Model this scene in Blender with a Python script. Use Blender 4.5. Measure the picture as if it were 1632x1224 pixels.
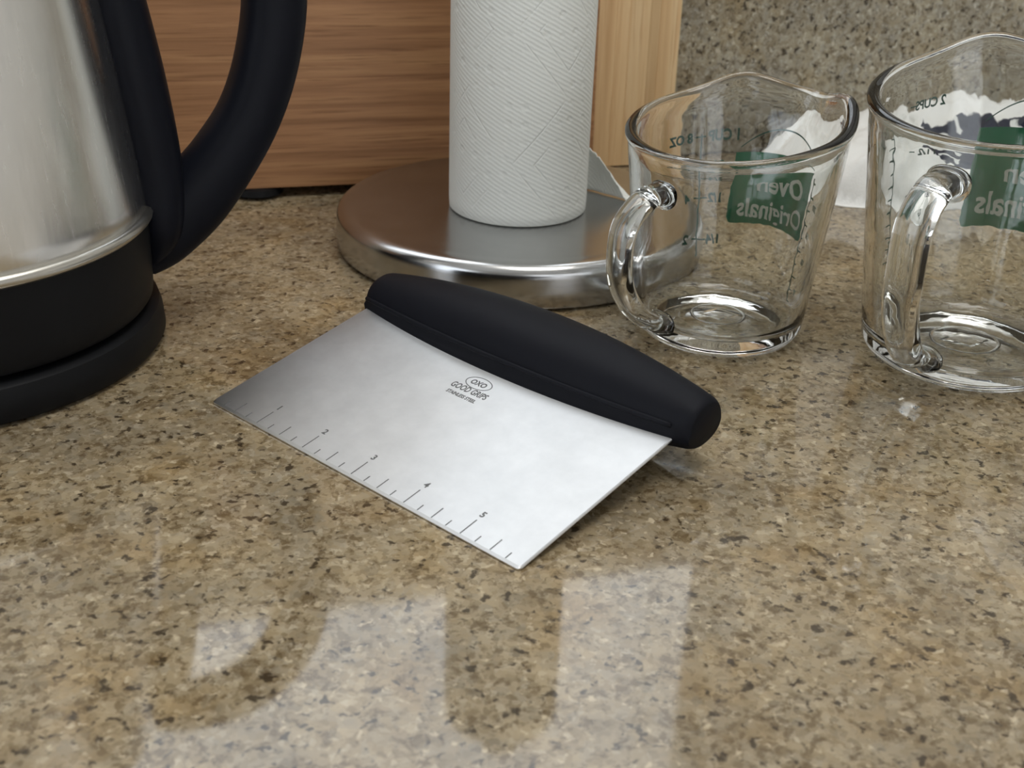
import bpy, bmesh, math, random
from mathutils import Vector, Matrix, noise
random.seed(7)
for o in list(bpy.data.objects): bpy.data.objects.remove(o, do_unlink=True)
S = bpy.context.scene
COL = S.collection
PI = math.pi
cm = 0.01
def R(d): return math.radians(d)

# ------------------------------------------------------------------ camera
cam_d = bpy.data.cameras.new('camera')
cam = bpy.data.objects.new('camera', cam_d); COL.objects.link(cam)
cam_d.sensor_width = 36.0
cam_d.lens = 1969.5 / 1632 * 36.0
GR = Matrix.Rotation(-R(15.1), 4, 'Z')     # the scene is turned so that the back wall runs along world x
cam.matrix_world = GR @ Matrix.Translation((0, 0, .21278)) @ Matrix.Rotation(R(90 - 26.34), 4, 'X') @ Matrix.Rotation(R(2.0), 4, 'Z')
cam_d.clip_start = .01
cam_d.dof.use_dof = True
cam_d.dof.focus_distance = .455
cam_d.dof.aperture_fstop = 20.0
S.camera = cam

# ------------------------------------------------------------------ world, light, exposure
W = bpy.data.worlds.new('world'); S.world = W; W.use_nodes = True
W.node_tree.nodes['Background'].inputs[0].default_value = (.75, .86, 1, 1)
W.node_tree.nodes['Background'].inputs[1].default_value = 1.0
S.view_settings.view_transform = 'Standard'
S.view_settings.look = 'None'
S.view_settings.gamma = 1
S.view_settings.use_curve_mapping = False
S.view_settings.exposure = 0.0

WALL_YAW = R(15.1)
WALL_M = Matrix.Translation((-.0057, .7572, 0)) @ Matrix.Rotation(WALL_YAW, 4, 'Z')   # local x along the back wall, local -y into the room
def area(name, mat, sx, sy, radiance, color):
    l = bpy.data.lights.new(name, 'AREA'); l.shape = 'RECTANGLE'; l.size = sx; l.size_y = sy
    l.energy = radiance * PI * sx * sy; l.color = color
    o = bpy.data.objects.new(name, l); COL.objects.link(o); o.matrix_world = GR @ mat
    return o
# window over the counter: opening local x -.62...42, z .33..1.25
WIN = (-.62, .20, .325, 1.20)
area('window_daylight', WALL_M @ Matrix.Translation(((WIN[0]+WIN[1])/2, .03, (WIN[2]+WIN[3])/2)) @ Matrix.Rotation(R(-90), 4, 'X'),
     WIN[1]-WIN[0]-.06, WIN[3]-WIN[2]-.06, 2.2, (.93, .97, 1))
# tall window in the left wall, and unseen glazed door added as front fill
area('side_daylight', WALL_M @ Matrix.Translation((-1.585, -1.3, .55)) @ Matrix.Rotation(R(-90), 4, 'Y'),
     1.3, 1.3, 1.7, (.90, .95, 1))
area('door_front_fill', WALL_M @ Matrix.Translation((.35, -3.085, .25)) @ Matrix.Rotation(R(90), 4, 'X'),
     1.5, 1.9, 1.2, (1, .97, .93))

# ceiling panel added as unseen overhead fill to brighten the counter
area('added_overhead_fill', WALL_M @ Matrix.Translation((.1, -.55, 1.519)), .62, .62, 7.0, (1, .97, .92))

# ------------------------------------------------------------------ node helpers
class NT:
    def __init__(s, name):
        s.m = bpy.data.materials.new(name); s.m.use_nodes = True
        s.t = s.m.node_tree; s.b = s.t.nodes['Principled BSDF']
    def n(s, typ, **kw):
        x = s.t.nodes.new(typ)
        for k, v in kw.items(): setattr(x, k, v)
        return x
    def set(s, inp, v):
        if isinstance(v, bpy.types.NodeSocket): s.t.links.new(v, inp)
        else: inp.default_value = v
    def coord(s, scale=(100, 100, 100), out='Object', rot=(0, 0, 0)):
        tc = s.n('ShaderNodeTexCoord'); mp = s.n('ShaderNodeMapping')
        mp.inputs['Scale'].default_value = scale; mp.inputs['Rotation'].default_value = rot
        s.t.links.new(tc.outputs[out], mp.inputs['Vector']); return mp.outputs[0]
    def noise(s, vec, scale, detail=2, rough=.5, dist=0):
        x = s.n('ShaderNodeTexNoise'); s.set(x.inputs['Vector'], vec); x.inputs['Scale'].default_value = scale
        x.inputs['Detail'].default_value = detail; x.inputs['Roughness'].default_value = rough
        x.inputs['Distortion'].default_value = dist; return x
    def vor(s, vec, scale, feature='F1'):
        x = s.n('ShaderNodeTexVoronoi', feature=feature); s.set(x.inputs['Vector'], vec); x.inputs['Scale'].default_value = scale; return x
    def ramp(s, fac, stops, interp='LINEAR'):
        x = s.n('ShaderNodeValToRGB'); x.color_ramp.interpolation = interp
        e = x.color_ramp.elements
        while len(e) < len(stops): e.new(.5)
        for i, (p, c) in enumerate(stops):
            e[i].position = p; e[i].color = c if len(c) == 4 else (*c, 1)
        s.set(x.inputs[0], fac); return x.outputs[0]
    def mix(s, fac, a, b, mode='MIX'):
        x = s.n('ShaderNodeMix', data_type='RGBA', blend_type=mode)
        s.set(x.inputs[0], fac); s.set(x.inputs[6], a); s.set(x.inputs[7], b); return x.outputs[2]
    def math(s, op, a, b=0.0, clamp=False):
        x = s.n('ShaderNodeMath', operation=op, use_clamp=clamp); s.set(x.inputs[0], a); s.set(x.inputs[1], b); return x.outputs[0]
    def vadd(s, a, b, scale=1.0):
        m = s.n('ShaderNodeVectorMath', operation='SCALE'); s.set(m.inputs[0], b); m.inputs['Scale'].default_value = scale
        x = s.n('ShaderNodeVectorMath', operation='ADD'); s.set(x.inputs[0], a); s.t.links.new(m.outputs[0], x.inputs[1]); return x.outputs[0]
    def bump(s, h, strength=.3, dist=.001):
        x = s.n('ShaderNodeBump'); x.inputs['Strength'].default_value = strength; x.inputs['Distance'].default_value = dist
        s.set(x.inputs['Height'], h); s.set(s.b.inputs['Normal'], x.outputs[0])
    def p(s, **kw):
        for k, v in kw.items(): s.set(s.b.inputs[k.replace('_', ' ')], v)
        return s
def lin(r, g, b):
    f = lambda c: (c/255/12.92) if c/255 <= .04045 else ((c/255+.055)/1.055)**2.4
    return (f(r), f(g), f(b), 1)
G = (0, 0, 0, 1); Wt = (1, 1, 1, 1)

# ------------------------------------------------------------------ materials
def granite(name, rough=.06, tint=(1, 1, 1, 1)):
    t = NT(name); v0 = t.coord((100, 100, 100))
    v = t.vadd(v0, t.noise(v0, 1.8, 2).outputs['Color'], .36)
    vf = t.vadd(v, t.noise(v0, 8.0, 2).outputs['Color'], .13)
    def cell(vec, sc, ch):
        a = t.vor(vec, sc); c = t.n('ShaderNodeSeparateColor'); t.set(c.inputs[0], a.outputs['Color']); return c.outputs[ch]
    base = t.ramp(cell(vf, 2.7, 0), [(0, lin(138, 120, 92)), (.22, lin(166, 149, 120)), (.5, lin(182, 165, 136)), (.7, lin(160, 149, 130)), (.86, lin(196, 180, 152)), (1, lin(146, 128, 102))])
    fine = t.ramp(cell(vf, 5.4, 1), [(0, lin(112, 95, 68)), (.25, lin(160, 143, 114)), (.55, lin(182, 165, 136)), (.85, lin(158, 145, 122)), (1, lin(214, 200, 174))])
    col = t.mix(.5, base, fine)
    big = t.noise(v0, .20, 3, .6)
    col = t.mix(t.ramp(big.outputs[0], [(.40, G), (.62, (.8, .8, .8, 1))]), col, t.mix(1.0, col, lin(214, 216, 222), 'MULTIPLY'))
    big2 = t.noise(t.vadd(v0, (7, 3, 1)), .33, 3, .6)
    col = t.mix(t.ramp(big2.outputs[0], [(.5, G), (.68, (.6, .6, .6, 1))]), col, t.mix(1.0, col, lin(238, 220, 186), 'MULTIPLY'))
    # clouded brown flecks, then near-black specks gathered in loose clusters
    fl = t.noise(vf, 2.1, 4, .68)
    col = t.mix(t.ramp(fl.outputs[0], [(.37, (.72, .72, .72, 1)), (.475, G)]), col, lin(98, 80, 54))
    clu = t.noise(t.vadd(v0, (11, 4, 9)), .9, 2, .5)
    sp = t.noise(t.vadd(vf, (31, 5, 2)), 2.7, 2, .5)
    th = t.math('ADD', sp.outputs[0], t.math('MULTIPLY', t.math('SUBTRACT', clu.outputs[0], .5), .35))
    col = t.mix(t.ramp(th, [(.315, (.86, .86, .86, 1)), (.395, G)]), col, lin(54, 43, 30))
    lt = t.noise(t.vadd(vf, (3, 15, 22)), 2.7, 2, .5)
    col = t.mix(t.ramp(lt.outputs[0], [(.63, G), (.72, (.6, .6, .6, 1))]), col, lin(222, 206, 178))
    col = t.mix(1.0, col, tint, 'MULTIPLY')
    t.p(Base_Color=col, Roughness=rough, IOR=1.52)
    return t.m
M = {}
M['granite'] = granite('polished_granite', .055, (.88, .865, .825, 1))
M['granite_wall'] = granite('backsplash_granite', .16, (1.02, 1.14, 1.32, 1))
def brushed(name, col, rough, scale, amt=.05, aniso=0, bump=0, metallic=1.0):
    t = NT(name); v = t.coord(scale); nz = t.noise(v, 1.0, 4, .65)
    r = t.math('ADD', t.math('MULTIPLY', nz.outputs[0], amt*2), rough-amt)
    c = t.mix(t.ramp(nz.outputs[0], [(.3, G), (.7, Wt)]), (col[0]*.9, col[1]*.9, col[2]*.9, 1), (*col, 1))
    t.p(Base_Color=c, Roughness=r, Metallic=metallic)
    t.b.inputs['Anisotropic'].default_value = aniso
    if bump: t.bump(nz.outputs[0], bump, .0002)
    return t.m
M['blade'] = brushed('brushed_blade_steel', (.96, .96, .96), .53, (60, 60, 60), .02, aniso=.95)
_t = M['blade'].node_tree; _tg = _t.nodes.new('ShaderNodeTangent'); _tg.direction_type = 'UV_MAP'; _tg.uv_map = 'UVMap'
_t.links.new(_tg.outputs[0], _t.nodes['Principled BSDF'].inputs['Tangent'])
M['kettle_steel'] = brushed('kettle_steel', (.92, .91, .885), .26, (400, 400, 12), .05, aniso=.4)
M['kettle_steel'].node_tree.nodes['Principled BSDF'].inputs['Anisotropic Rotation'].default_value = .25
M['ring_steel'] = brushed('ring_steel', (.68, .66, .61), .3, (50, 50, 50), .04)
M['plate_steel'] = brushed('plate_steel', (.51, .51, .51), .22, (60, 60, 500), .05)
def plain(name, col, rough, spec=.5, **kw):
    t = NT(name); v = t.coord((100, 100, 100)); nz = t.noise(v, 6, 3)
    c = t.mix(nz.outputs[0], (col[0]*.93, col[1]*.93, col[2]*.93, 1), (*col, 1))
    t.p(Base_Color=c, Roughness=rough); t.b.inputs['Specular IOR Level'].default_value = spec
    for k, x in kw.items(): t.b.inputs[k.replace('_', ' ')].default_value = x
    return t.m
M['rubber'] = plain('soft_black_rubber', (.007, .0075, .011), .55, .12)
M['black_plastic'] = plain('black_plastic', (.008, .0085, .010), .5, .16)
M['navy_plastic'] = plain('dark_handle_plastic', (.006, .007, .012), .5, .15)
M['engrave'] = plain('engraved_mark', (.16, .16, .16), .8, .0)
M['print_green'] = plain('green_enamel', (.008, .175, .072), .4, .4)
M['print_line'] = plain('dark_green_enamel', (.012, .085, .055), .4, .4)
M['print_pale'] = plain('pale_lettering', (.72, .73, .62), .5, .3)
M['paint'] = plain('wall_paint', (.80, .79, .76), .8, .3)
M['ceiling'] = plain('ceiling_paint', (.84, .84, .82), .85, .3)
M['white_trim'] = plain('white_trim_paint', (.82, .82, .80), .45, .4)
M['floor'] = plain('floor_vinyl', (.30, .24, .18), .5, .4)
M['cabinet'] = plain('cabinet_paint', (.55, .48, .38), .5, .4)
M['card'] = plain('cardboard_core', (.35, .26, .17), .9, .2)
def glass(name, col, rough=0.0):
    t = NT(name); t.p(Base_Color=col, Roughness=rough, IOR=1.49); t.b.inputs['Transmission Weight'].default_value = 1.0
    v = t.coord((100, 100, 100)); nz = t.noise(v, .8, 2); t.bump(nz.outputs[0], .06, .002)
    return t.m
M['glass'] = glass('pressed_glass', (.982, .997, .99, 1))
M['pane'] = glass('window_glass', (1, 1, 1, 1))
def bamboo(name, cols, axis, vary=.3, fine=130):
    t = NT(name)
    sc = [fine]*3; sc[axis] = fine*.035
    oi = t.n('ShaderNodeObjectInfo')
    v = t.coord(tuple(sc)); off = t.n('ShaderNodeCombineXYZ')
    r40 = t.math('MULTIPLY', oi.outputs['Random'], 40.0)
    for i in range(3): t.set(off.inputs[i], r40)
    vv = t.vadd(v, off.outputs[0])
    g = t.noise(vv, 1.0, 5, .6); g2 = t.noise(vv, 3.5, 3, .6)
    col = t.ramp(g.outputs[0], [(.28, cols[0]), (.5, cols[1]), (.72, cols[2])])
    col = t.mix(t.ramp(g2.outputs[0], [(.33, (.7, .7, .7, 1)), (.45, G)]), col, cols[0])
    k = t.math('ADD', t.math('MULTIPLY', oi.outputs['Random'], vary), 1-vary*.6)
    kk = t.n('ShaderNodeCombineColor')
    for i in range(3): t.set(kk.inputs[i], k)
    col = t.mix(1.0, col, kk.outputs[0], 'MULTIPLY')
    t.p(Base_Color=col, Roughness=.5); t.b.inputs['Specular IOR Level'].default_value = .35
    t.bump(g2.outputs[0], .15, .0006)
    return t.m
M['bamboo_dark'] = bamboo('carbonised_bamboo', [lin(138, 98, 66), lin(170, 125, 88), lin(194, 149, 106)], 0, .10, 190)
M['bamboo_light'] = bamboo('natural_bamboo', [lin(218, 178, 130), lin(236, 202, 154), lin(244, 216, 172)], 2, .22)
def paper():
    t = NT('embossed_paper_towel'); v = t.coord((100, 100, 100), out='UV')   # uv in metres round the roll
    tc = t.n('ShaderNodeTexCoord')
    m1 = t.n('ShaderNodeMapping'); m1.inputs['Scale'].default_value = (100, 100, 1); m1.inputs['Rotation'].default_value = (0, 0, R(28)); t.set(m1.inputs[0], tc.outputs['UV'])
    wv = t.n('ShaderNodeTexWave', wave_type='BANDS', bands_direction='Y'); t.set(wv.inputs['Vector'], m1.outputs[0])
    wv.inputs['Scale'].default_value = 1.7; wv.inputs['Distortion'].default_value = .6; wv.inputs['Detail'].default_value = 1
    # quilted motif: nested lozenges about 5 cm across plus dots
    sep = t.n('ShaderNodeSeparateXYZ'); t.set(sep.inputs[0], v)
    def tri(s, per):
        a = t.math('DIVIDE', s, per); fr = t.math('FRACT', a); return t.math('ABSOLUTE', t.math('SUBTRACT', fr, .5))
    d = t.math('ADD', tri(sep.outputs[0], 5.2), tri(sep.outputs[1], 6.0))
    rings = t.math('ABSOLUTE', t.math('SUBTRACT', t.math('FRACT', t.math('MULTIPLY', d, 5.0)), .5))
    line = t.ramp(rings, [(.0, G), (.07, Wt)])
    mask = t.ramp(t.noise(v, .5, 1).outputs[0], [(.44, G), (.58, Wt)])
    sel = t.ramp(d, [(.22, G), (.26, Wt), (.62, Wt), (.66, G)])
    dv = t.n('ShaderNodeTexVoronoi', feature='F1'); t.set(dv.inputs['Vector'], v); dv.inputs['Scale'].default_value = 1.25; dv.inputs['Randomness'].default_value = .25
    dots = t.ramp(dv.outputs['Distance'], [(.12, G), (.26, Wt)])
    h = t.math('ADD', t.math('MULTIPLY', wv.outputs['Fac'], .22), t.math('MULTIPLY', t.mix(mask, dots, Wt), .55))
    h = t.math('ADD', h, t.math('MULTIPLY', t.mix(t.mix(1.0, mask, sel, 'MULTIPLY'), Wt, line), .6))
    h = t.math('ADD', h, t.math('MULTIPLY', t.noise(v, 14, 3).outputs[0], .25))
    t.p(Base_Color=lin(232, 234, 229), Roughness=.95); t.b.inputs['Specular IOR Level'].default_value = .1
    t.bump(h, .55, .0011)
    return t.m
M['paper'] = paper()
def towel_mat():
    t = NT('white_cotton_towel'); v = t.coord((100, 100, 100)); g = t.coord((1, 1, 1), out='UV')
    sep = t.n('ShaderNodeSeparateXYZ'); t.set(sep.inputs[0], v)
    nz = t.noise(v, .9, 3)
    # printed navy block on the middle of the towel
    sx = t.math('ABSOLUTE', t.math('SUBTRACT', sep.outputs[0], .6)); sy = t.math('ABSOLUTE', t.math('SUBTRACT', sep.outputs[1], -2.4))
    q = t.math('MAXIMUM', t.math('DIVIDE', sx, 5.0), t.math('DIVIDE', sy, 2.3))
    q = t.math('ADD', q, t.math('MULTIPLY', t.math('SUBTRACT', nz.outputs[0], .5), .45))
    msk = t.ramp(q, [(.97, Wt), (1.0, G)])
    motif = t.ramp(t.noise(v, .55, 1).outputs[0], [(.62, G), (.64, Wt)])
    navy = t.mix(motif, lin(44, 47, 62), lin(222, 224, 222))
    t.p(Base_Color=t.mix(msk, lin(238, 238, 235), navy), Roughness=.95); t.b.inputs['Specular IOR Level'].default_value = .1
    t.bump(t.noise(v, 12, 2).outputs[0], .25, .001)
    return t.m
M['towel'] = towel_mat()

# ------------------------------------------------------------------ mesh helpers
def mesh(name, verts, faces, mat, parent=None, smooth=True, mw=None, angle=None):
    me = bpy.data.meshes.new(name); me.from_pydata([tuple(v) for v in verts], [], faces); me.update()
    bm = bmesh.new(); bm.from_mesh(me); bmesh.ops.recalc_face_normals(bm, faces=bm.faces); bm.to_mesh(me); bm.free()
    if smooth:
        me.polygons.foreach_set('use_smooth', [True]*len(me.polygons))
        if angle: me.set_sharp_from_angle(angle=R(angle))
    me.materials.append(M[mat] if isinstance(mat, str) else mat)
    o = bpy.data.objects.new(name, me); COL.objects.link(o)
    if parent: o.parent = parent
    if mw is not None: o.matrix_local = mw
    return o
def empty(name, mw):
    o = bpy.data.objects.new(name, None); COL.objects.link(o); o.matrix_world = GR @ mw; o.empty_display_size = .02; return o
def tag(o, label=None, cat=None, group=None, kind=None):
    if label: o['label'] = label
    if cat: o['category'] = cat
    if group: o['group'] = group
    if kind: o['kind'] = kind
    return o
def lathe(prof, n=96, closed=False, deform=None):
    """prof: list of (r,z) in cm. Points with r==0 become poles. Returns verts in m, faces."""
    V = []; F = []; rings = []
    for (r, z) in prof:
        if r < 1e-6:
            rings.append([len(V)]); x = (0, 0, z); V.append((0, 0, z*cm) if not deform else tuple(c*cm for c in deform(0, z, 0)))
        else:
            ids = []
            for i in range(n):
                a = 2*PI*i/n
                if deform: p = deform(r, z, a); V.append((p[0]*cm, p[1]*cm, p[2]*cm))
                else: V.append((r*math.cos(a)*cm, r*math.sin(a)*cm, z*cm))
                ids.append(len(V)-1)
            rings.append(ids)
    m = len(rings)
    for k in range(m if closed else m-1):
        A = rings[k]; B = rings[(k+1) % m]
        if len(A) == 1 and len(B) == 1: continue
        for i in range(n):
            j = (i+1) % n
            if len(A) == 1: F.append((A[0], B[j], B[i]))
            elif len(B) == 1: F.append((A[i], A[j], B[0]))
            else: F.append((A[i], A[j], B[j], B[i]))
    return V, F
def rbox(x0, x1, y0, y1, z0, z1, b=.0005, seg=2):
    bm = bmesh.new(); bmesh.ops.create_cube(bm, size=1)
    for v in bm.verts: v.co = ((x0+x1)/2+v.co.x*(x1-x0), (y0+y1)/2+v.co.y*(y1-y0), (z0+z1)/2+v.co.z*(z1-z0))
    if b: bmesh.ops.bevel(bm, geom=bm.edges[:], offset=b, segments=seg, profile=.5, affect='EDGES')
    V = [v.co.copy() for v in bm.verts]; bm.verts.index_update(); F = [[v.index for v in f.verts] for f in bm.faces]; bm.free()
    return V, F
def loft(rings, cap=True):
    V = []; F = []; n = len(rings[0])
    for r in rings: V += r
    for k in range(len(rings)-1):
        for i in range(n):
            j = (i+1) % n; F.append((k*n+i, k*n+j, (k+1)*n+j, (k+1)*n+i))
    if cap:
        F.append(tuple(range(n))[::-1]); F.append(tuple((len(rings)-1)*n+i for i in range(n)))
    return V, F
def sstep(a, b, x):
    t = max(0, min(1, (x-a)/(b-a))); return t*t*(3-2*t)
def catmull(P, n):
    out = []; m = len(P)
    for i in range(m-1):
        p0 = P[max(i-1, 0)]; p1 = P[i]; p2 = P[i+1]; p3 = P[min(i+2, m-1)]
        for k in range(n):
            t = k/n
            out.append(tuple(.5*((2*b)+(-a+c)*t+(2*a-5*b+4*c-d)*t*t+(-a+3*b-3*c+d)*t**3) for a, b, c, d in zip(p0, p1, p2, p3)))
    out.append(tuple(P[-1])); return out
def text2d(body, bold=0.0, shear=0.0, spacing=1.0):
    """flat text triangles, centred, height normalised to capital height 1; returns verts2d, faces"""
    cu = bpy.data.curves.new('t', 'FONT'); cu.body = body; cu.size = 1; cu.offset = bold; cu.shear = shear; cu.space_character = spacing; cu.resolution_u = 3
    ob = bpy.data.objects.new('t', cu); COL.objects.link(ob)
    bpy.context.view_layer.update()
    me = bpy.data.meshes.new_from_object(ob.evaluated_get(bpy.context.evaluated_depsgraph_get()))
    bm = bmesh.new(); bm.from_mesh(me); bmesh.ops.triangulate(bm, faces=bm.faces)
    V = [(v.co.x, v.co.y) for v in bm.verts]; bm.verts.index_update(); F = [[v.index for v in f.verts] for f in bm.faces]
    bm.free(); bpy.data.objects.remove(ob); bpy.data.curves.remove(cu); bpy.data.meshes.remove(me)
    x0 = min(v[0] for v in V); x1 = max(v[0] for v in V)
    return [((v[0]-(x0+x1)/2)/.7, v[1]/.7) for v in V], F
def solid(V2, F, place, t0, t1):
    """flat triangles -> thin solid; place(u,v,h) -> 3d point"""
    n = len(V2); V = [place(u, v, t0) for u, v in V2]+[place(u, v, t1) for u, v in V2]
    FF = [tuple(f)[::-1] for f in F]+[tuple(i+n for i in f) for f in F]
    cnt = {}
    for f in F:
        for a, b in zip(f, list(f[1:])+[f[0]]): cnt[(a, b)] = 1
    for (a, b) in cnt:
        if (b, a) not in cnt: FF.append((a, b, b+n, a+n))
    return V, FF

# ------------------------------------------------------------------ room shell
def slab(name, x0, x1, y0, y1, z0, z1, mat, b=0, kind='structure', mw=WALL_M):
    V, F = rbox(x0, x1, y0, y1, z0, z1, b)
    o = mesh(name, V, F, mat, smooth=False); o.matrix_world = GR @ mw
    if kind: o['kind'] = kind
    return o
RX0, RX1, RY0, FZ, CZ = -1.6, 1.7, -3.1, -.91, 1.55
def wall_with_hole(name, axis, c0, c1, lo, hi, hole, mat):
    """wall slab spanning lo..hi along the run, FZ..CZ in z, with a rectangular hole (u0,u1,z0,z1)"""
    u0, u1, z0, z1 = hole; V = []; F = []
    for (a, b, p, q_) in [(lo, u0, FZ, CZ), (u1, hi, FZ, CZ), (u0, u1, FZ, z0), (u0, u1, z1, CZ)]:
        v, f = rbox(a, b, c0, c1, p, q_, 0) if axis == 'x' else rbox(c0, c1, a, b, p, q_, 0)
        F += [tuple(i+len(V) for i in g) for g in f]; V += v
    o = mesh(name, V, F, mat, smooth=False); o.matrix_world = GR @ WALL_M; o['kind'] = 'structure'; return o
wall_with_hole('wall_back', 'x', 0, .12, RX0-.1, RX1+.1, WIN, 'paint')
wall_with_hole('wall_left', 'y', RX0-.1, RX0, RY0, 0, (-1.97, -.63, -.12, 1.22), 'paint')
slab('wall_right', RX1, RX1+.1, RY0, 0, FZ, CZ, 'paint')
wall_with_hole('wall_front', 'x', RY0-.1, RY0, RX0-.1, RX1+.1, (-.42, 1.12, -.72, 1.22), 'paint')
slab('floor', RX0-.1, RX1+.1, RY0-.1, .12, FZ-.05, FZ, 'floor')
slab('ceiling', RX0-.1, RX1+.1, RY0-.1, .12, CZ, CZ+.05, 'ceiling')
def window(name, axis, c, u0, u1, z0, z1, depth, mull=1):
    fr = .045
    V = []; F = []
    bars = [(u0, u0+fr, z0, z1), (u1-fr, u1, z0, z1), (u0+fr, u1-fr, z0, z0+fr), (u0+fr, u1-fr, z1-fr, z1)]
    e = empty(name, WALL_M); e['kind'] = 'structure'
    for (a, b, p, q_) in bars:
        v, f = rbox(a, b, c, c+depth, p, q_, .002) if axis == 'x' else rbox(c, c+depth, a, b, p, q_, .002)
        F += [tuple(i+len(V) for i in g) for g in f]; V += v
    mesh('window_frame', V, F, 'white_trim', e, smooth=False)
    v, f = rbox(u0+fr, u1-fr, c+depth*.6, c+depth*.6+.004, z0+fr, z1-fr, 0) if axis == 'x' else rbox(c+depth*.4-.004, c+depth*.4, u0+fr, u1-fr, z0+fr, z1-fr, 0)
    mesh('pane', v, f, 'pane', e, smooth=False)
    return e
window('window_1', 'x', .045, WIN[0], WIN[1], WIN[2], WIN[3], .05)
window('window_2', 'y', RX0-.07, -1.97, -.63, -.12, 1.22, .05)
window('added_door_1', 'x', RY0-.09, -.42, 1.12, -.72, 1.22, .05)  # unseen door, added to carry the front fill light

lamp = empty('added_ceiling_lamp', WALL_M); tag(lamp, 'flat white square ceiling lamp, unseen, added as overhead fill', 'lamp')  # panel body for the added overhead fill
V, F = rbox(-.23, .43, -.88, -.22, 1.521, CZ-.001, .004); mesh('housing', V, F, 'white_trim', lamp, smooth=False)
# counter and backsplash
o = slab('countertop', RX0+.004, RX1-.004, -.66, -.003, -.035, 0, 'granite', .004, None)
tag(o, 'polished speckled brown granite countertop under the scraper, kettle and cups', 'countertop')
o = slab('backsplash', RX0+.004, RX1-.004, -.022, -.002, .0005, .30, 'granite_wall', .0015, None)
tag(o, 'speckled grey brown granite backsplash standing behind the bamboo boards', 'backsplash')
e = empty('base_cabinet', WALL_M); tag(e, 'cream painted base cabinet run carrying the granite countertop', 'cabinet')
V, F = rbox(RX0+.004, RX1-.004, -.60, -.01, FZ+.001, -.036, .002); mesh('body', V, F, 'cabinet', e, smooth=False)
for k in range(8):
    V, F = rbox(RX0+.02+k*.408, RX0+.42+k*.408, -.62, -.6005, FZ+.1, -.05, .003); mesh('door', V, F, 'cabinet', e, smooth=False)
# outlet plate on the backsplash, just above the top of the frame; it mirrors in the polished counter
e = empty('outlet_plate', WALL_M); tag(e, 'white electrical outlet plate fixed on the granite backsplash', 'outlet')
V, F = rbox(.208, .278, -.0285, -.0222, .145, .26, .002); mesh('plate', V, F, 'white_trim', e, smooth=False)
for z0 in (.163, .209):
    V, F = rbox(.226, .260, -.0305, -.0284, z0, z0+.033, .001); rc = mesh('receptacle', V, F, 'white_trim', e, smooth=False)
    for dx in (-.0065, .0055):
        V, F = rbox(.243+dx, .243+dx+.0016, -.0309, -.0304, z0+.014, z0+.024, 0); mesh('slot', V, F, 'black_plastic', rc, smooth=False)

# ------------------------------------------------------------------ bench scraper
BY = -.721; BT = .1927
u = Vector((math.cos(BY), math.sin(BY), 0)); nn = Vector((-math.sin(BY), math.cos(BY), 0))
dd = nn*math.cos(BT)+Vector((0, 0, math.sin(BT))); NN = u.cross(dd)
MB = Matrix.Translation((-11.06*cm, 40.47*cm, 0.0012)) @ Matrix((u, dd, NN)).transposed().to_4x4()
scr = empty('bench_scraper', MB)
tag(scr, 'stainless steel bench scraper with ruled blade and thick black rubber handle, lying on the counter', 'scraper')
# blade: local x along the ruled edge, local y to the handle, local z out of the face (face at z=0)
bw, bl, bt = 15.24, 9.2, .12
V = []; F = []
outline = []
def arc(cx, cy, r, a0, a1, n=5): return [(cx+r*math.cos(R(a0+(a1-a0)*i/n)), cy+r*math.sin(R(a0+(a1-a0)*i/n))) for i in range(n+1)]
outline = arc(.12, .12, .12, 180, 270)+arc(bw-.12, .12, .12, 270, 360)+[(bw, bl), (0, bl)]
rings = []
for (ins, z) in [(.03, -bt), (0, -bt+.02), (0, -.045), (.03, 0)]:
    cx, cy = bw/2, bl/2; fb = .07 if z == 0 else 0
    rings.append([((x-cx)*(1-ins/cx)*cm+cx*cm, (y-cy)*(1-ins/cy)*cm+cy*cm+(fb*cm if y < .13 else 0), z*cm) for x, y in outline])
V, F = loft(rings)
blade = mesh('blade', V, F, 'blade', scr, smooth=False)
uvl = blade.data.uv_layers.new(name='UVMap')
for lp in blade.data.loops:
    c_ = blade.data.vertices[lp.vertex_index].co; uvl.data[lp.index].uv = (c_.y*10, c_.x*10)
# bright ground lip along the ruled edge
def bplace(ox, oy, s):
    return lambda a, b, h: ((ox+a*s)*cm, (oy+b*s)*cm, h*cm)
def mark(name, x, y0, y1, w):
    V, F = rbox((x-w/2)*cm, (x+w/2)*cm, y0*cm, y1*cm, 0.0005*cm, .006*cm, 0)
    return mesh(name, V, F, 'engrave', blade, smooth=False)
for k in range(1, 24):
    x = k*2.54/4
    L = .88 if k % 4 == 0 else (.66 if k % 2 == 0 else .40)
    mark('tick_mark', x, .11, L, .038)
for k in range(1, 6):
    t2, f2 = text2d(str(k), .03)
    V, F = solid(t2, f2, bplace(k*2.54, 1.06, .25), 0, .004); mesh('numeral', V, F, 'engrave', blade, smooth=False)
def engraved(body, x, y, hgt, width=None, bold=.0, sh=0):
    t2, f2 = text2d(body, bold, sh)
    w = max(p[0] for p in t2)*2
    sx = (width/w) if width else hgt
    V, F = solid(t2, f2, lambda a, b, h: ((x+a*sx)*cm, (y+b*hgt)*cm, h*cm), 0, .004)
    return mesh('lettering', V, F, 'engrave', blade, smooth=False)
engraved('OXO', 7.60, 6.29, .25, .72, .035)
engraved('GOOD GRIPS', 7.60, 5.76, .30, 1.72, .025)
engraved('STAINLESS STEEL', 7.58, 5.40, .17, 1.40, .035)
V = []; F = []
N_ = 48
for i in range(N_):
    a = 2*PI*i/N_
    for (ra, rb, z) in [(.56, .315, 0), (.60, .35, 0), (.60, .35, .004), (.56, .315, .004)]:
        V.append(((7.60+ra*math.cos(a))*cm, (6.41+rb*math.sin(a))*cm, z*cm))
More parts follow.
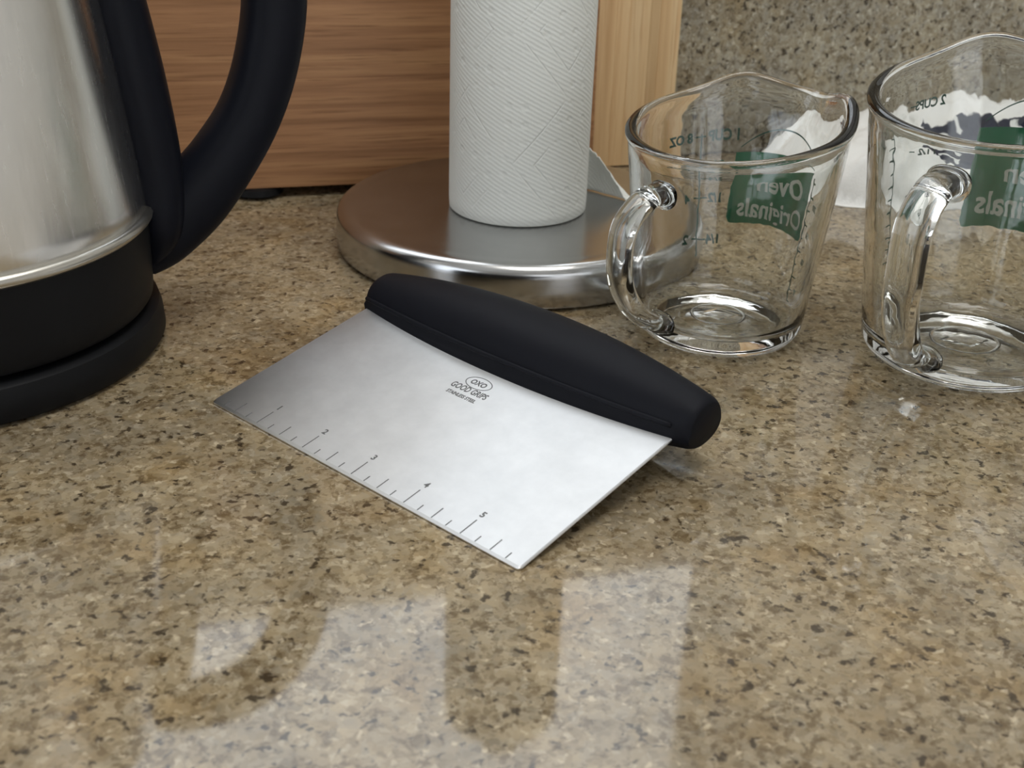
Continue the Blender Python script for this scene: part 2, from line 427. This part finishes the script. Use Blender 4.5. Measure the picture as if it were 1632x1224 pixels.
for i in range(N_):
    j = (i+1) % N_
    for k in range(4): F.append((i*4+k, j*4+k, j*4+(k+1) % 4, i*4+(k+1) % 4))
mesh('logo_oval', V, F, 'engrave', blade, smooth=False)
# handle: lofted along x, cross-section in the y (towards back) / z (out of blade) plane
def hsec(x):
    t = (x-(-.12))/(15.85+.12)          # 0..1
    b = max(0.0, 1-abs(2*t-1)**2.1)     # belly
    endr = min(1.0, min(t, 1-t)/.022); e = math.sqrt(max(0, 1-(1-endr)**2))*.16+.84
    yc = 8.82; hy = (1.0+.76*b)*e; zt = (.98+.64*b)*e; zb = (.66+.84*b)*e
    yl = 7.78-.66*b                     # lip edge on the blade
    pts = []
    n = 40
    for i in range(n):
        a = 2*PI*i/n; c, s = math.cos(a), math.sin(a)
        y = yc+.15*b+hy*math.copysign(abs(c)**.9, c); z = (zt if s > 0 else zb)*math.copysign(abs(s)**.9, s)
        if c < 0:                      # front side: groove then thin lip holding the blade
            dz = abs(z)
            if dz < .36: y = min(y, yl+.02+.25*max(0, (dz-.16))/.2)
        pts.append((x*cm, y*cm, z*cm))
    return pts
xs = [-.12, -.08, 0, .15, .35, .6]+[.6+(15.55-.6)*i/40 for i in range(1, 41)]+[15.66, 15.72, 15.77, 15.81, 15.84]
V, F = loft([hsec(x) for x in xs])
h = mesh('handle', V, F, 'rubber', scr, angle=60)
# raised seam bead that runs along the front of the grip
def seam(x):
    t = (x+.12)/15.97; b = max(0.0, 1-abs(2*t-1)**2.1)
    hy = 1.0+.76*b; zt = .98+.64*b; z = .42+.22*b
    y = 8.82+.15*b-hy*(max(0, 1-(z/zt)**(2/.9)))**.45
    return [((x)*cm, (y+.095*math.cos(2*PI*i/8))*cm, (z+.095*math.sin(2*PI*i/8))*cm) for i in range(8)]
V, F = loft([seam(.05+15.1*i/40) for i in range(41)])
mesh('seam_bead', V, F, 'rubber', scr)

# ------------------------------------------------------------------ paper towel holder + roll
PX, PY = .0, 59.0
hold = empty('paper_towel_holder', Matrix.Translation((PX*cm, PY*cm, 0)))
tag(hold, 'brushed steel paper towel holder with heavy round base', 'towel holder')
rp, hp = 8.97, 2.12
prof = [(0, .03), (rp-.3, .03), (rp-.12, .08), (rp, .25), (rp+.03, .9), (rp, hp-.62)]
for i in range(1, 10):
    a = R(90*i/9); prof.append((rp-.55+.55*math.cos(a), hp-.55+.55*math.sin(a)))
prof += [(rp-.8, hp), (rp-1.0, hp-.02), (rp-1.3, hp-.03), (1.2, hp-.03), (0, hp-.03)]
V, F = lathe(prof, 160); mesh('base', V, F, 'plate_steel', hold, angle=50)
V, F = lathe([(0, hp-.1), (.6, hp-.1), (.6, 31.5), (0, 31.5)], 32); mesh('rod', V, F, 'ring_steel', hold, angle=40)
V, F = lathe([(0, 31.4), (.9, 31.4), (1.3, 31.8), (1.4, 32.3), (1.1, 32.9), (.6, 33.2), (0, 33.3)], 40); mesh('finial', V, F, 'ring_steel', hold)
rr = 3.38
RXc, RYc = -.04, 58.6
roll = empty('paper_towel_roll', Matrix.Translation((RXc*cm, RYc*cm, (hp+.0)*cm)))
tag(roll, 'nearly used up white quilted paper towel roll standing on the steel holder', 'paper towel')
def paper_mesh(name, V, F, UV, parent):
    o = mesh(name, V, F, 'paper', parent)
    me = o.data; uvl = me.uv_layers.new(name='UVMap')
    for lp in me.loops: uvl.data[lp.index].uv = UV[lp.vertex_index]
    return o
# sheet wound on the roll: outer skin, inner skin and rounded ends
n, m = 144, 60; H = 27.6
V = []; UV = []; F = []
ringprof = []
for k in range(m+1):
    z = .02+(H-.02)*k/m
    ringprof.append((rr, z))
prof2 = [(rr-.35, .0), (rr-.10, .01), (rr-.02, .07)]+ringprof[1:-1]+[(rr-.03, H-.07), (rr-.12, H), (2.1, H), (2.1, 0)]
for (r_, z) in prof2:
    for i in range(n+1):
        a = 2*PI*i/n
        w = 1+.004*noise.noise(Vector((math.cos(a)*1.3, math.sin(a)*1.3, z*.12))) if r_ > 3 else 1
        V.append((r_*w*math.cos(a)*cm, r_*w*math.sin(a)*cm, z*cm)); UV.append((rr*a*cm, z*cm))
K = len(prof2)
for k in range(K):
    k2 = (k+1) % K
    for i in range(n): F.append((k*(n+1)+i, k*(n+1)+i+1, k2*(n+1)+i+1, k2*(n+1)+i))
paper_mesh('wound_sheets', V, F, UV, roll)
V, F = lathe([(2.08, .02), (2.08, H-.02), (1.98, H-.02), (1.98, .02)], 48, closed=True); mesh('cardboard_core', V, F, 'card', roll, angle=40)
# loose torn end leaving the roll at the back and drooping to the right
V = []; UV = []; F = []
nu, nv = 48, 14
fpath = catmull([(0, 3.40, 5.0), (1.9, 3.42, 3.5), (3.63, 2.93, 2.25), (4.35, 2.36, 1.75), (5.0, 1.85, 1.05), (5.75, 1.2, .10)], 10)
nu = len(fpath)-1
for j in range(nv+1):
    v = j/nv
    for i, (px, py, hz) in enumerate(fpath):
        jag = .10*noise.noise(Vector((i*.9, 2, 4)))*v
        z = .03+(hz+jag*2)*v
        bow = .25*math.sin(v*PI)*(i/nu)-.35*v*(i/nu)
        V.append(((px+bow)*cm, (py+bow*.8)*cm, z*cm)); UV.append((i*.16*cm, z*cm))
for j in range(nv):
    for i in range(nu):
        a = j*(nu+1)+i; F.append((a, a+1, a+nu+2, a+nu+1))
fl = paper_mesh('loose_sheet', V, F, UV, roll)
sm = fl.modifiers.new('thick', 'SOLIDIFY'); sm.thickness = .0004; sm.offset = 0
fl['label'] = 'torn loose end of the paper towel'

# ------------------------------------------------------------------ cutting boards
def local(wx, wy):
    return WALL_M.inverted() @ Vector((wx*cm, wy*cm, 0))
# light board: stands almost upright against the backsplash, vertical strips
lr = local(9.15, 74.0)
lean = R(.9)
LB_W, LB_H, LB_T = 30.0, 24.0, 1.5
mwL = WALL_M @ Matrix.Translation((lr.x-LB_W*cm, lr.y, 0.0008)) @ Matrix.Rotation(-lean, 4, 'X')
lb = empty('cutting_board', mwL); tag(lb, 'pale bamboo cutting board with vertical strips, behind the dark board', 'cutting board')
x = LB_W; i = 0
wl = [.28, 1.0, .62, 1.25, .8, 1.1, .75, 1.3, .9, 1.15]
while x > .3:
    w = min(wl[i % len(wl)], x); i += 1
    V, F = rbox((x-w)*cm, x*cm, 0, LB_T*cm, 0, LB_H*cm, .0002, 1)
    mesh('strip', V, F, 'bamboo_light', lb, smooth=False); x -= w
# dark board
dr = local(4.35, 68.6); dl = local(-12.7, 63.9)
lean = R(2.4)
DB_W, DB_H, DB_T = 42.0, 21.0, 1.9
pR = Vector((4.20, 69.62)); pL = Vector((-12.9, 64.90)); ang = math.atan2(pR.y-pL.y, pR.x-pL.x)
mwD = Matrix.Translation((pR.x*cm, pR.y*cm, .006)) @ Matrix.Rotation(ang, 4, 'Z') @ Matrix.Rotation(-lean, 4, 'X') @ Matrix.Translation((-DB_W*cm, 0, 0))
db = empty('cutting_board', mwD); tag(db, 'dark carbonised bamboo cutting board with horizontal grain, leaning behind the kettle', 'cutting board')
z = 0; i = 0
wd = [1.9, 2.3, 1.6, 2.6, 2.0, 2.4, 1.7]
while z < DB_H-.05:
    w = min(wd[i % len(wd)], DB_H-z); i += 1
    V, F = rbox(0, DB_W*cm, 0, DB_T*cm, z*cm, (z+w)*cm, .00015, 1)
    mesh('strip', V, F, 'bamboo_dark', db, smooth=False); z += w
for fx in (DB_W-19.0, DB_W-1.6):
    V = []; F = []
    V, F = lathe([(0, -.50), (1.25, -.50), (1.38, -.40), (1.28, -.10), (1.0, .0), (0, .0)], 32)
    f_ = mesh('rubber_foot', V, F, 'black_plastic', db, angle=50)
    f_.matrix_local = Matrix.Translation((fx*cm, .95*cm, 0))

# ------------------------------------------------------------------ kettle
KX, KY = -22.7, 44.95
MK = Matrix.Translation((KX*cm, KY*cm, 0))
kb = empty('kettle_base', MK); tag(kb, 'round black plastic power base beneath the electric kettle', 'kettle base')
V, F = lathe([(0, .05), (8.1, .05), (8.35, .12), (8.47, .3), (8.42, 1.0), (8.30, 1.42), (8.15, 1.52), (7.6, 1.55), (7.3, 1.5), (0, 1.5)], 160); mesh('base_disc', V, F, 'black_plastic', kb, angle=40)
V, F = lathe([(0, 1.45), (2.2, 1.45), (2.2, 1.66), (0, 1.66)], 40); mesh('contact_hub', V, F, 'black_plastic', kb, angle=40)
kt = empty('electric_kettle', Matrix.Translation((KX*cm, KY*cm, 0)))
tag(kt, 'brushed steel electric kettle with black lower band and loop handle', 'kettle')
zr = 5.15
V, F = lathe([(0, 1.7), (7.6, 1.7), (8.0, 1.78), (8.12, 1.95), (8.16, 2.6), (8.22, 4.0), (8.24, zr-.1), (7.9, zr-.05), (0, zr-.05)], 160); mesh('lower_housing', V, F, 'black_plastic', kt, angle=40)
V, F = lathe([(8.0, zr-.1), (8.3, zr-.1), (8.42, zr), (8.46, zr+.16), (8.38, zr+.32), (8.22, zr+.36), (8.0, zr+.36)], 160, closed=True); mesh('trim_ring', V, F, 'ring_steel', kt)
bodyp = [(8.1, zr+.2)]+[(8.2-(1.75*(k/20)**1.12), zr+.35+(19.6-zr)*k/20) for k in range(21)]
bodyp += [(6.2, 20.1), (5.9, 20.2), (0, 20.2)]
bodyp = [(0, zr+.2)]+bodyp
V, F = lathe(bodyp, 160); mesh('body', V, F, 'kettle_steel', kt, angle=40)
V, F = lathe([(0, 20.15), (6.0, 20.15), (6.1, 20.5), (5.4, 21.2), (3.5, 21.8), (1.2, 22.0), (1.2, 22.6), (1.6, 23.1), (1.2, 23.6), (0, 23.8)], 96); mesh('lid', V, F, 'black_plastic', kt, angle=40)
PH = R(24)
mh = Matrix.Rotation(PH, 4, 'Z')
def strap(path, hw, name, parent, mat, mw, ht=None, expo=.75, n=20, cap=True):
    """path: list of (r,z,halfthick,halfwidth) in the local xz plane, width along y"""
    rings = []
    for k, (r_, z_, ht_, hw_) in enumerate(path):
        a = path[max(k-1, 0)]; b = path[min(k+1, len(path)-1)]
        t = Vector((b[0]-a[0], 0, b[1]-a[1])).normalized(); nrm = Vector((t.z, 0, -t.x))
        ring = []
        for i in range(n):
            c, s = math.cos(2*PI*i/n), math.sin(2*PI*i/n)
            p = Vector((r_, 0, z_))+nrm*ht_*math.copysign(abs(c)**expo, c)+Vector((0, 1, 0))*hw_*math.copysign(abs(s)**expo, s)
            ring.append(tuple(p*cm))
        rings.append(ring)
    V, F = loft(rings)
    o = mesh(name, V, F, mat, parent, angle=70); o.matrix_local = mw; return o
# black spine moulded onto the body
path = catmull([(8.1, 2.8, .3, 1.3), (8.55, 4.2, .95, 2.0), (8.6, 6.6, 1.12, 2.0), (8.25, 9.9, 1.18, 2.0), (7.8, 13.0, 1.15, 2.0), (7.25, 16.6, 1.1, 2.0), (6.6, 20.0, 1.0, 1.4)], 6)
strap(path, 1, 'spine', kt, 'navy_plastic', mh)
# loop handle
path = catmull([(7.8, 2.7, .7, 1.3), (8.75, 3.55, 1.15, 1.4), (10.05, 5.0, 1.45, 1.4), (11.4, 6.55, 1.34, 1.35), (12.65, 8.4, 1.25, 1.3), (13.5, 10.6, 1.25, 1.3), (13.95, 13.2, 1.25, 1.3), (13.8, 16.4, 1.25, 1.3), (12.6, 19.2, 1.25, 1.3), (10.3, 20.9, 1.2, 1.3), (7.6, 21.1, 1.05, 1.3), (6.0, 20.8, .8, 1.2)], 6)
strap(path, 1, 'handle', kt, 'navy_plastic', mh)
# pouring lip on the far side
path = catmull([(5.9, 16.8, .3, .6), (6.9, 18.4, .7, 1.2), (7.9, 19.9, .9, 1.6)], 5)
strap(path, 1, 'spout', kt, 'kettle_steel', Matrix.Rotation(PH+PI, 4, 'Z'))

# ------------------------------------------------------------------ measuring cups
def make_cup(wx, wy, Rb, Rt, H, a_t, az_sp, az_h, az_lab, label, big):
    root = empty('measuring_cup', Matrix.Translation((wx*cm, wy*cm, 0)))
    tag(root, label, 'measuring cup', 'glass measuring cups')
    def deform(r, z, az):
        w = (max(0, z)/H)**1.6; ss = H/9.1
        d = (az-az_sp+PI) % (2*PI)-PI
        g = math.exp(-(d/.22)**2); s = sstep(.72*H, H, z)
        wing = math.exp(-((abs(d)-.66)/.36)**2)
        zz = z+w*a_t*math.cos(d)+s*ss*(.52*wing-.18*math.exp(-(d/.2)**2))
        r2 = r+(ss*s**1.4*(.70*g-.12*math.exp(-((abs(d)-.50)/.2)**2)) if r > 1.5 else 0)
        return (r2*math.cos(az), r2*math.sin(az), zz)
    Ro = lambda z: Rb+(Rt-Rb)*z/H
    th = .40 if not big else .45
    out = [(0, .10), (Rb-.95, .10), (Rb-.80, .04), (Rb-.62, 0.0), (Rb-.45, .02), (Rb-.22, .14), (Rb-.06, .36), (Ro(.62), .62)]
    zt = H-.48
    for k in range(1, 16): z = .62+(zt-.62)*k/15; out.append((Ro(z), z))
    rt = Rt
    bead = [(rt+.02, H-.34), (rt+.06, H-.24), (rt+.06, H-.12), (rt-.02, H-.02), (rt-.16, H+.02), (rt-.30, H-.01), (rt-.41, H-.09), (rt-.45, H-.22), (rt-.44, H-.34)]
    inn = []
    zb = .78
    for k in range(15, -1, -1):
        z = zb+.55+(H-.55-zb-.55)*k/15; inn.append((Ro(z)-th, z))
    rb = Ro(zb+.55)-th
    fil = [(rb-.06, zb+.32), (rb-.20, zb+.13), (rb-.42, zb+.02), (rb-.60, zb), (rb-.75, zb-.03), (0, zb-.03)]
    V, F = lathe(out+bead+inn+fil, 180, deform=deform)
    body = mesh('glass_body', V, F, 'glass', root)
    # handle: flattened glass strap
    k = H/9.1
    z1, z2 = (6.75, 1.35) if not big else (8.45, 1.35)
    bul = 2.35 if not big else 2.75
    p = [(Ro(z1)-.12, z1-.0, .58*k, .72*k), (Ro(z1)+.25, z1+.05, .42*k, .60*k), (Ro(z1)+.95*k, z1-.05, .40*k, .58*k), (Ro(z1)+bul*.80, z1-.85*k, .40*k, .58*k), (Ro(5)+bul*.97, (z1*.56+z2*.44)+.35, .40*k, .58*k), (Ro(4)+bul*.95, z1*.40+z2*.60, .40*k, .58*k), (Ro(2.5)+bul*.70, z2+.95*k, .40*k, .56*k), (Ro(1.5)+bul*.32, z2+.12*k, .40*k, .54*k), (Ro(z2)+.15, z2-.12, .42*k, .58*k), (Ro(z2)-.12, z2-.12, .52*k, .68*k)]
    strap(catmull(p, 6), 1, 'handle', root, 'glass', Matrix.Rotation(az_h, 4, 'Z'), expo=.85, n=28)
    # ---- print, wrapped on the outside of the wall
    def pl(azc):
        def place(uu, vv, hh):                # uu: arc length cm (positive = increasing azimuth), vv: height cm
            az = azc+uu/Ro(vv); q_ = deform(Ro(vv)+.012+hh, vv, az); return tuple(c*cm for c in q_)
        return place
    def patch(name, azc, poly_fn, nu, nv, mat, t0, t1):
        V2 = []; F2 = []
        for j in range(nv+1):
            for i in range(nu+1): V2.append(poly_fn(i/nu, j/nv))
        for j in range(nv):
            for i in range(nu):
                a = j*(nu+1)+i; F2.append((a, a+1, a+nu+2, a+nu+1))
        V, F = solid(V2, F2, pl(azc), t0, t1); return mesh(name, V, F, mat, body, smooth=False)
    def bar(azc, u0, u1, v0, v1, mat='print_line', name='scale_mark'):
        n1 = max(1, int((u1-u0)/.15)); n2 = max(1, int((v1-v0)/.5))
        return patch(name, azc, lambda s, t: (u0+(u1-u0)*s, v0+(v1-v0)*t), n1, n2, mat, 0, .012)
    def txt(body_, azc, u0, v0, hgt, mat='print_line', width=None, bold=0., sh=0., t0=0, t1=.012, arc_k=0.):
        t2, f2 = text2d(body_, bold, sh); w = max(q[0] for q in t2)*2
        sx = width/w if width else hgt
        V, F = solid([(u0+a*sx, v0+b*hgt-arc_k*(a*sx)**2) for a, b in t2], f2, pl(azc), t0, t1); return mesh('lettering', V, F, mat, body, smooth=False)
    k = H/9.1; zc = 5.05 if not big else 6.1
    hw = R(30.5)*Ro(zc); hh = 1.42*k if not big else 1.95
    def panel(s, t):
        uu = (2*s-1)*hw; e = abs(2*s-1)
        top = zc+hh-.10*k*e**2; bot = zc-hh+.10*k*(1-e**2)*0-(.18*k*e**2)
        cr = .3*k
        ed = max(0, e*hw-(hw-cr)); ins = cr-math.sqrt(max(0, cr*cr-ed*ed))
        return (uu, bot+ins+(top-bot-ins)*t)
    patch('green_label', az_lab, panel, 40, 10, 'print_green', .004, .010)
    txt('Oven', az_lab, -.35*k, zc-.08*k, .80*k, 'print_pale', 2.6*k, .02, .15, 0, .018)
    txt('Originals', az_lab, -.1*k, zc-1.18*k, .74*k, 'print_pale', 3.6*k, .02, .1, 0, .018)
    # thin arch over the label
    def arch(s, t):
        uu = (2*s-1)*hw*.92; return (uu, zc+hh+.12*k+.80*k*(1-(2*s-1)**2)+(t-.5)*.05)
    patch('label_arch', az_lab, arch, 40, 1, 'print_line', 0, .012)
    if not big:
        az = R(102)
        bar(az, -.035, .035, 2.0, 7.15)
        for z_, lab_ in ((7.05, '1 CUP'), (5.85, '3/4'), (4.56, '1/2'), (2.78, '1/4')):
            bar(az, -.42 if lab_ != '1 CUP' else -.2, 0, z_-.033, z_+.033)
            txt(lab_, az, -1.0 if lab_ == '1 CUP' else -.75, z_-.18, .38, bold=.04)
        for z_, lab_ in ((7.05, '8 OZ'), (4.56, '4'), (2.78, '2')):
            bar(az, .0, .3, z_-.033, z_+.033); txt(lab_, az, 1.05 if 'OZ' in lab_ else .6, z_-.18, .38, bold=.04)
        az = R(17); bar(az, -.035, .035, .95, 6.1)
        for q_ in range(10):
            z_ = .98+q_*.55
            bar(az, -.34 if q_ % 2 == 0 else -.2, 0, z_-.03, z_+.03)
        for z_, lab_ in ((1.6, '50'), (2.9, '100'), (4.0, '150'), (5.1, '200')): txt(lab_, az, -.72, z_-.12, .24, bold=.04)
    else:
        az = R(120); txt('2 CUPS', az, -.95, 8.88, .34, bold=.03); bar(az, -.22, .12, 9.02, 9.07)
        for z_, lab_ in ((7.4, '1 1/2'), (5.5, '1 CUP'), (3.2, '1/2')):
            bar(az, -.3, .12, z_-.033, z_+.033); txt(lab_, az, -.95, z_-.15, .32, bold=.04)
        az = R(136); bar(az, -.035, .035, 1.2, 9.05)
        for q_ in range(15):
            z_ = 1.3+q_*.54; bar(az, 0, .5 if q_ % 3 == 0 else .34, z_-.033, z_+.033)
    # embossed ring and lozenge under the base
    V, F = lathe([(1.05*k, zb-.035), (1.12*k, zb+.01), (1.19*k, zb-.035)], 60, closed=True); mesh('base_ring', V, F, 'glass', body)
    V, F = lathe([(.52*k, zb-.035), (.60*k, zb+.012), (.68*k, zb-.035)], 4, closed=True); mesh('base_lozenge', [(x*1.35, y*.9, z) for x, y, z in V], F, 'glass', body, smooth=False)
    return root
make_cup(8.75, 49.1, 3.47, 4.50, 9.1, .66, R(41), R(221), R(50.5),
         'small one cup glass measuring cup with green label, beside the steel towel holder base', False)
make_cup(18.8, 47.3, 4.14, 5.41, 11.0, .85, R(46), R(229), R(53),
         'large two cup glass measuring cup with green label, in front of the white towel', True)

# ------------------------------------------------------------------ white towel behind the cups
tw = empty('dish_towel', Matrix.Translation((.262, .740, 0)) @ Matrix.Rotation(R(15.1), 4, 'Z'))
tag(tw, 'crumpled white cotton dish towel with navy print lying behind the glass cups', 'towel')
nu, nv = 90, 60; V = []; F = []
def towel_pt(s, t, top):
    # s,t in -1..1 superellipse-ish footprint
    x = s*math.sqrt(1-.42*t*t)*12.5; y = t*math.sqrt(1-.42*s*s)*6.0
    y += .5*math.sin(x*.35+1)-.4*sstep(0, 12, x)*2.0
    e = (abs(s)**5+abs(t)**5)**.2; rise = max(0, 1-min(1, e)**3.0)**.55
    rid = 1-abs(noise.noise(Vector((x*.20+y*.06, y*.34-x*.05, 5))))*2.2
    rid2 = 1-abs(noise.noise(Vector((x*.5-y*.2, y*.62, 12))))*2.0
    hgt = 2.7+.8*noise.noise(Vector((x*.14, y*.2, 3)))+1.1*max(0, rid)**2+.45*max(0, rid2)**2+.9*sstep(2, 12, x)
    z = max(.25, hgt)*rise
    return (x*cm, y*cm, (z+.04 if top else .02)*cm)
for top in (True, False):
    for j in range(nv+1):
        for i in range(nu+1): V.append(towel_pt(2*i/nu-1, 2*j/nv-1, top))
o_ = (nu+1)*(nv+1)
for j in range(nv):
    for i in range(nu):
        a = j*(nu+1)+i; F.append((a, a+1, a+nu+2, a+nu+1)); F.append((a+o_, a+nu+1+o_, a+nu+2+o_, a+1+o_))
for i in range(nu):
    F.append((i, i+o_, i+1+o_, i+1)); a = nv*(nu+1)+i; F.append((a, a+1, a+1+o_, a+o_))
for j in range(nv):
    a = j*(nu+1); b = a+nu+1; F.append((a, b, b+o_, a+o_)); a += nu; b += nu; F.append((a, a+o_, b+o_, b))
mesh('cloth', V, F, 'towel', tw)
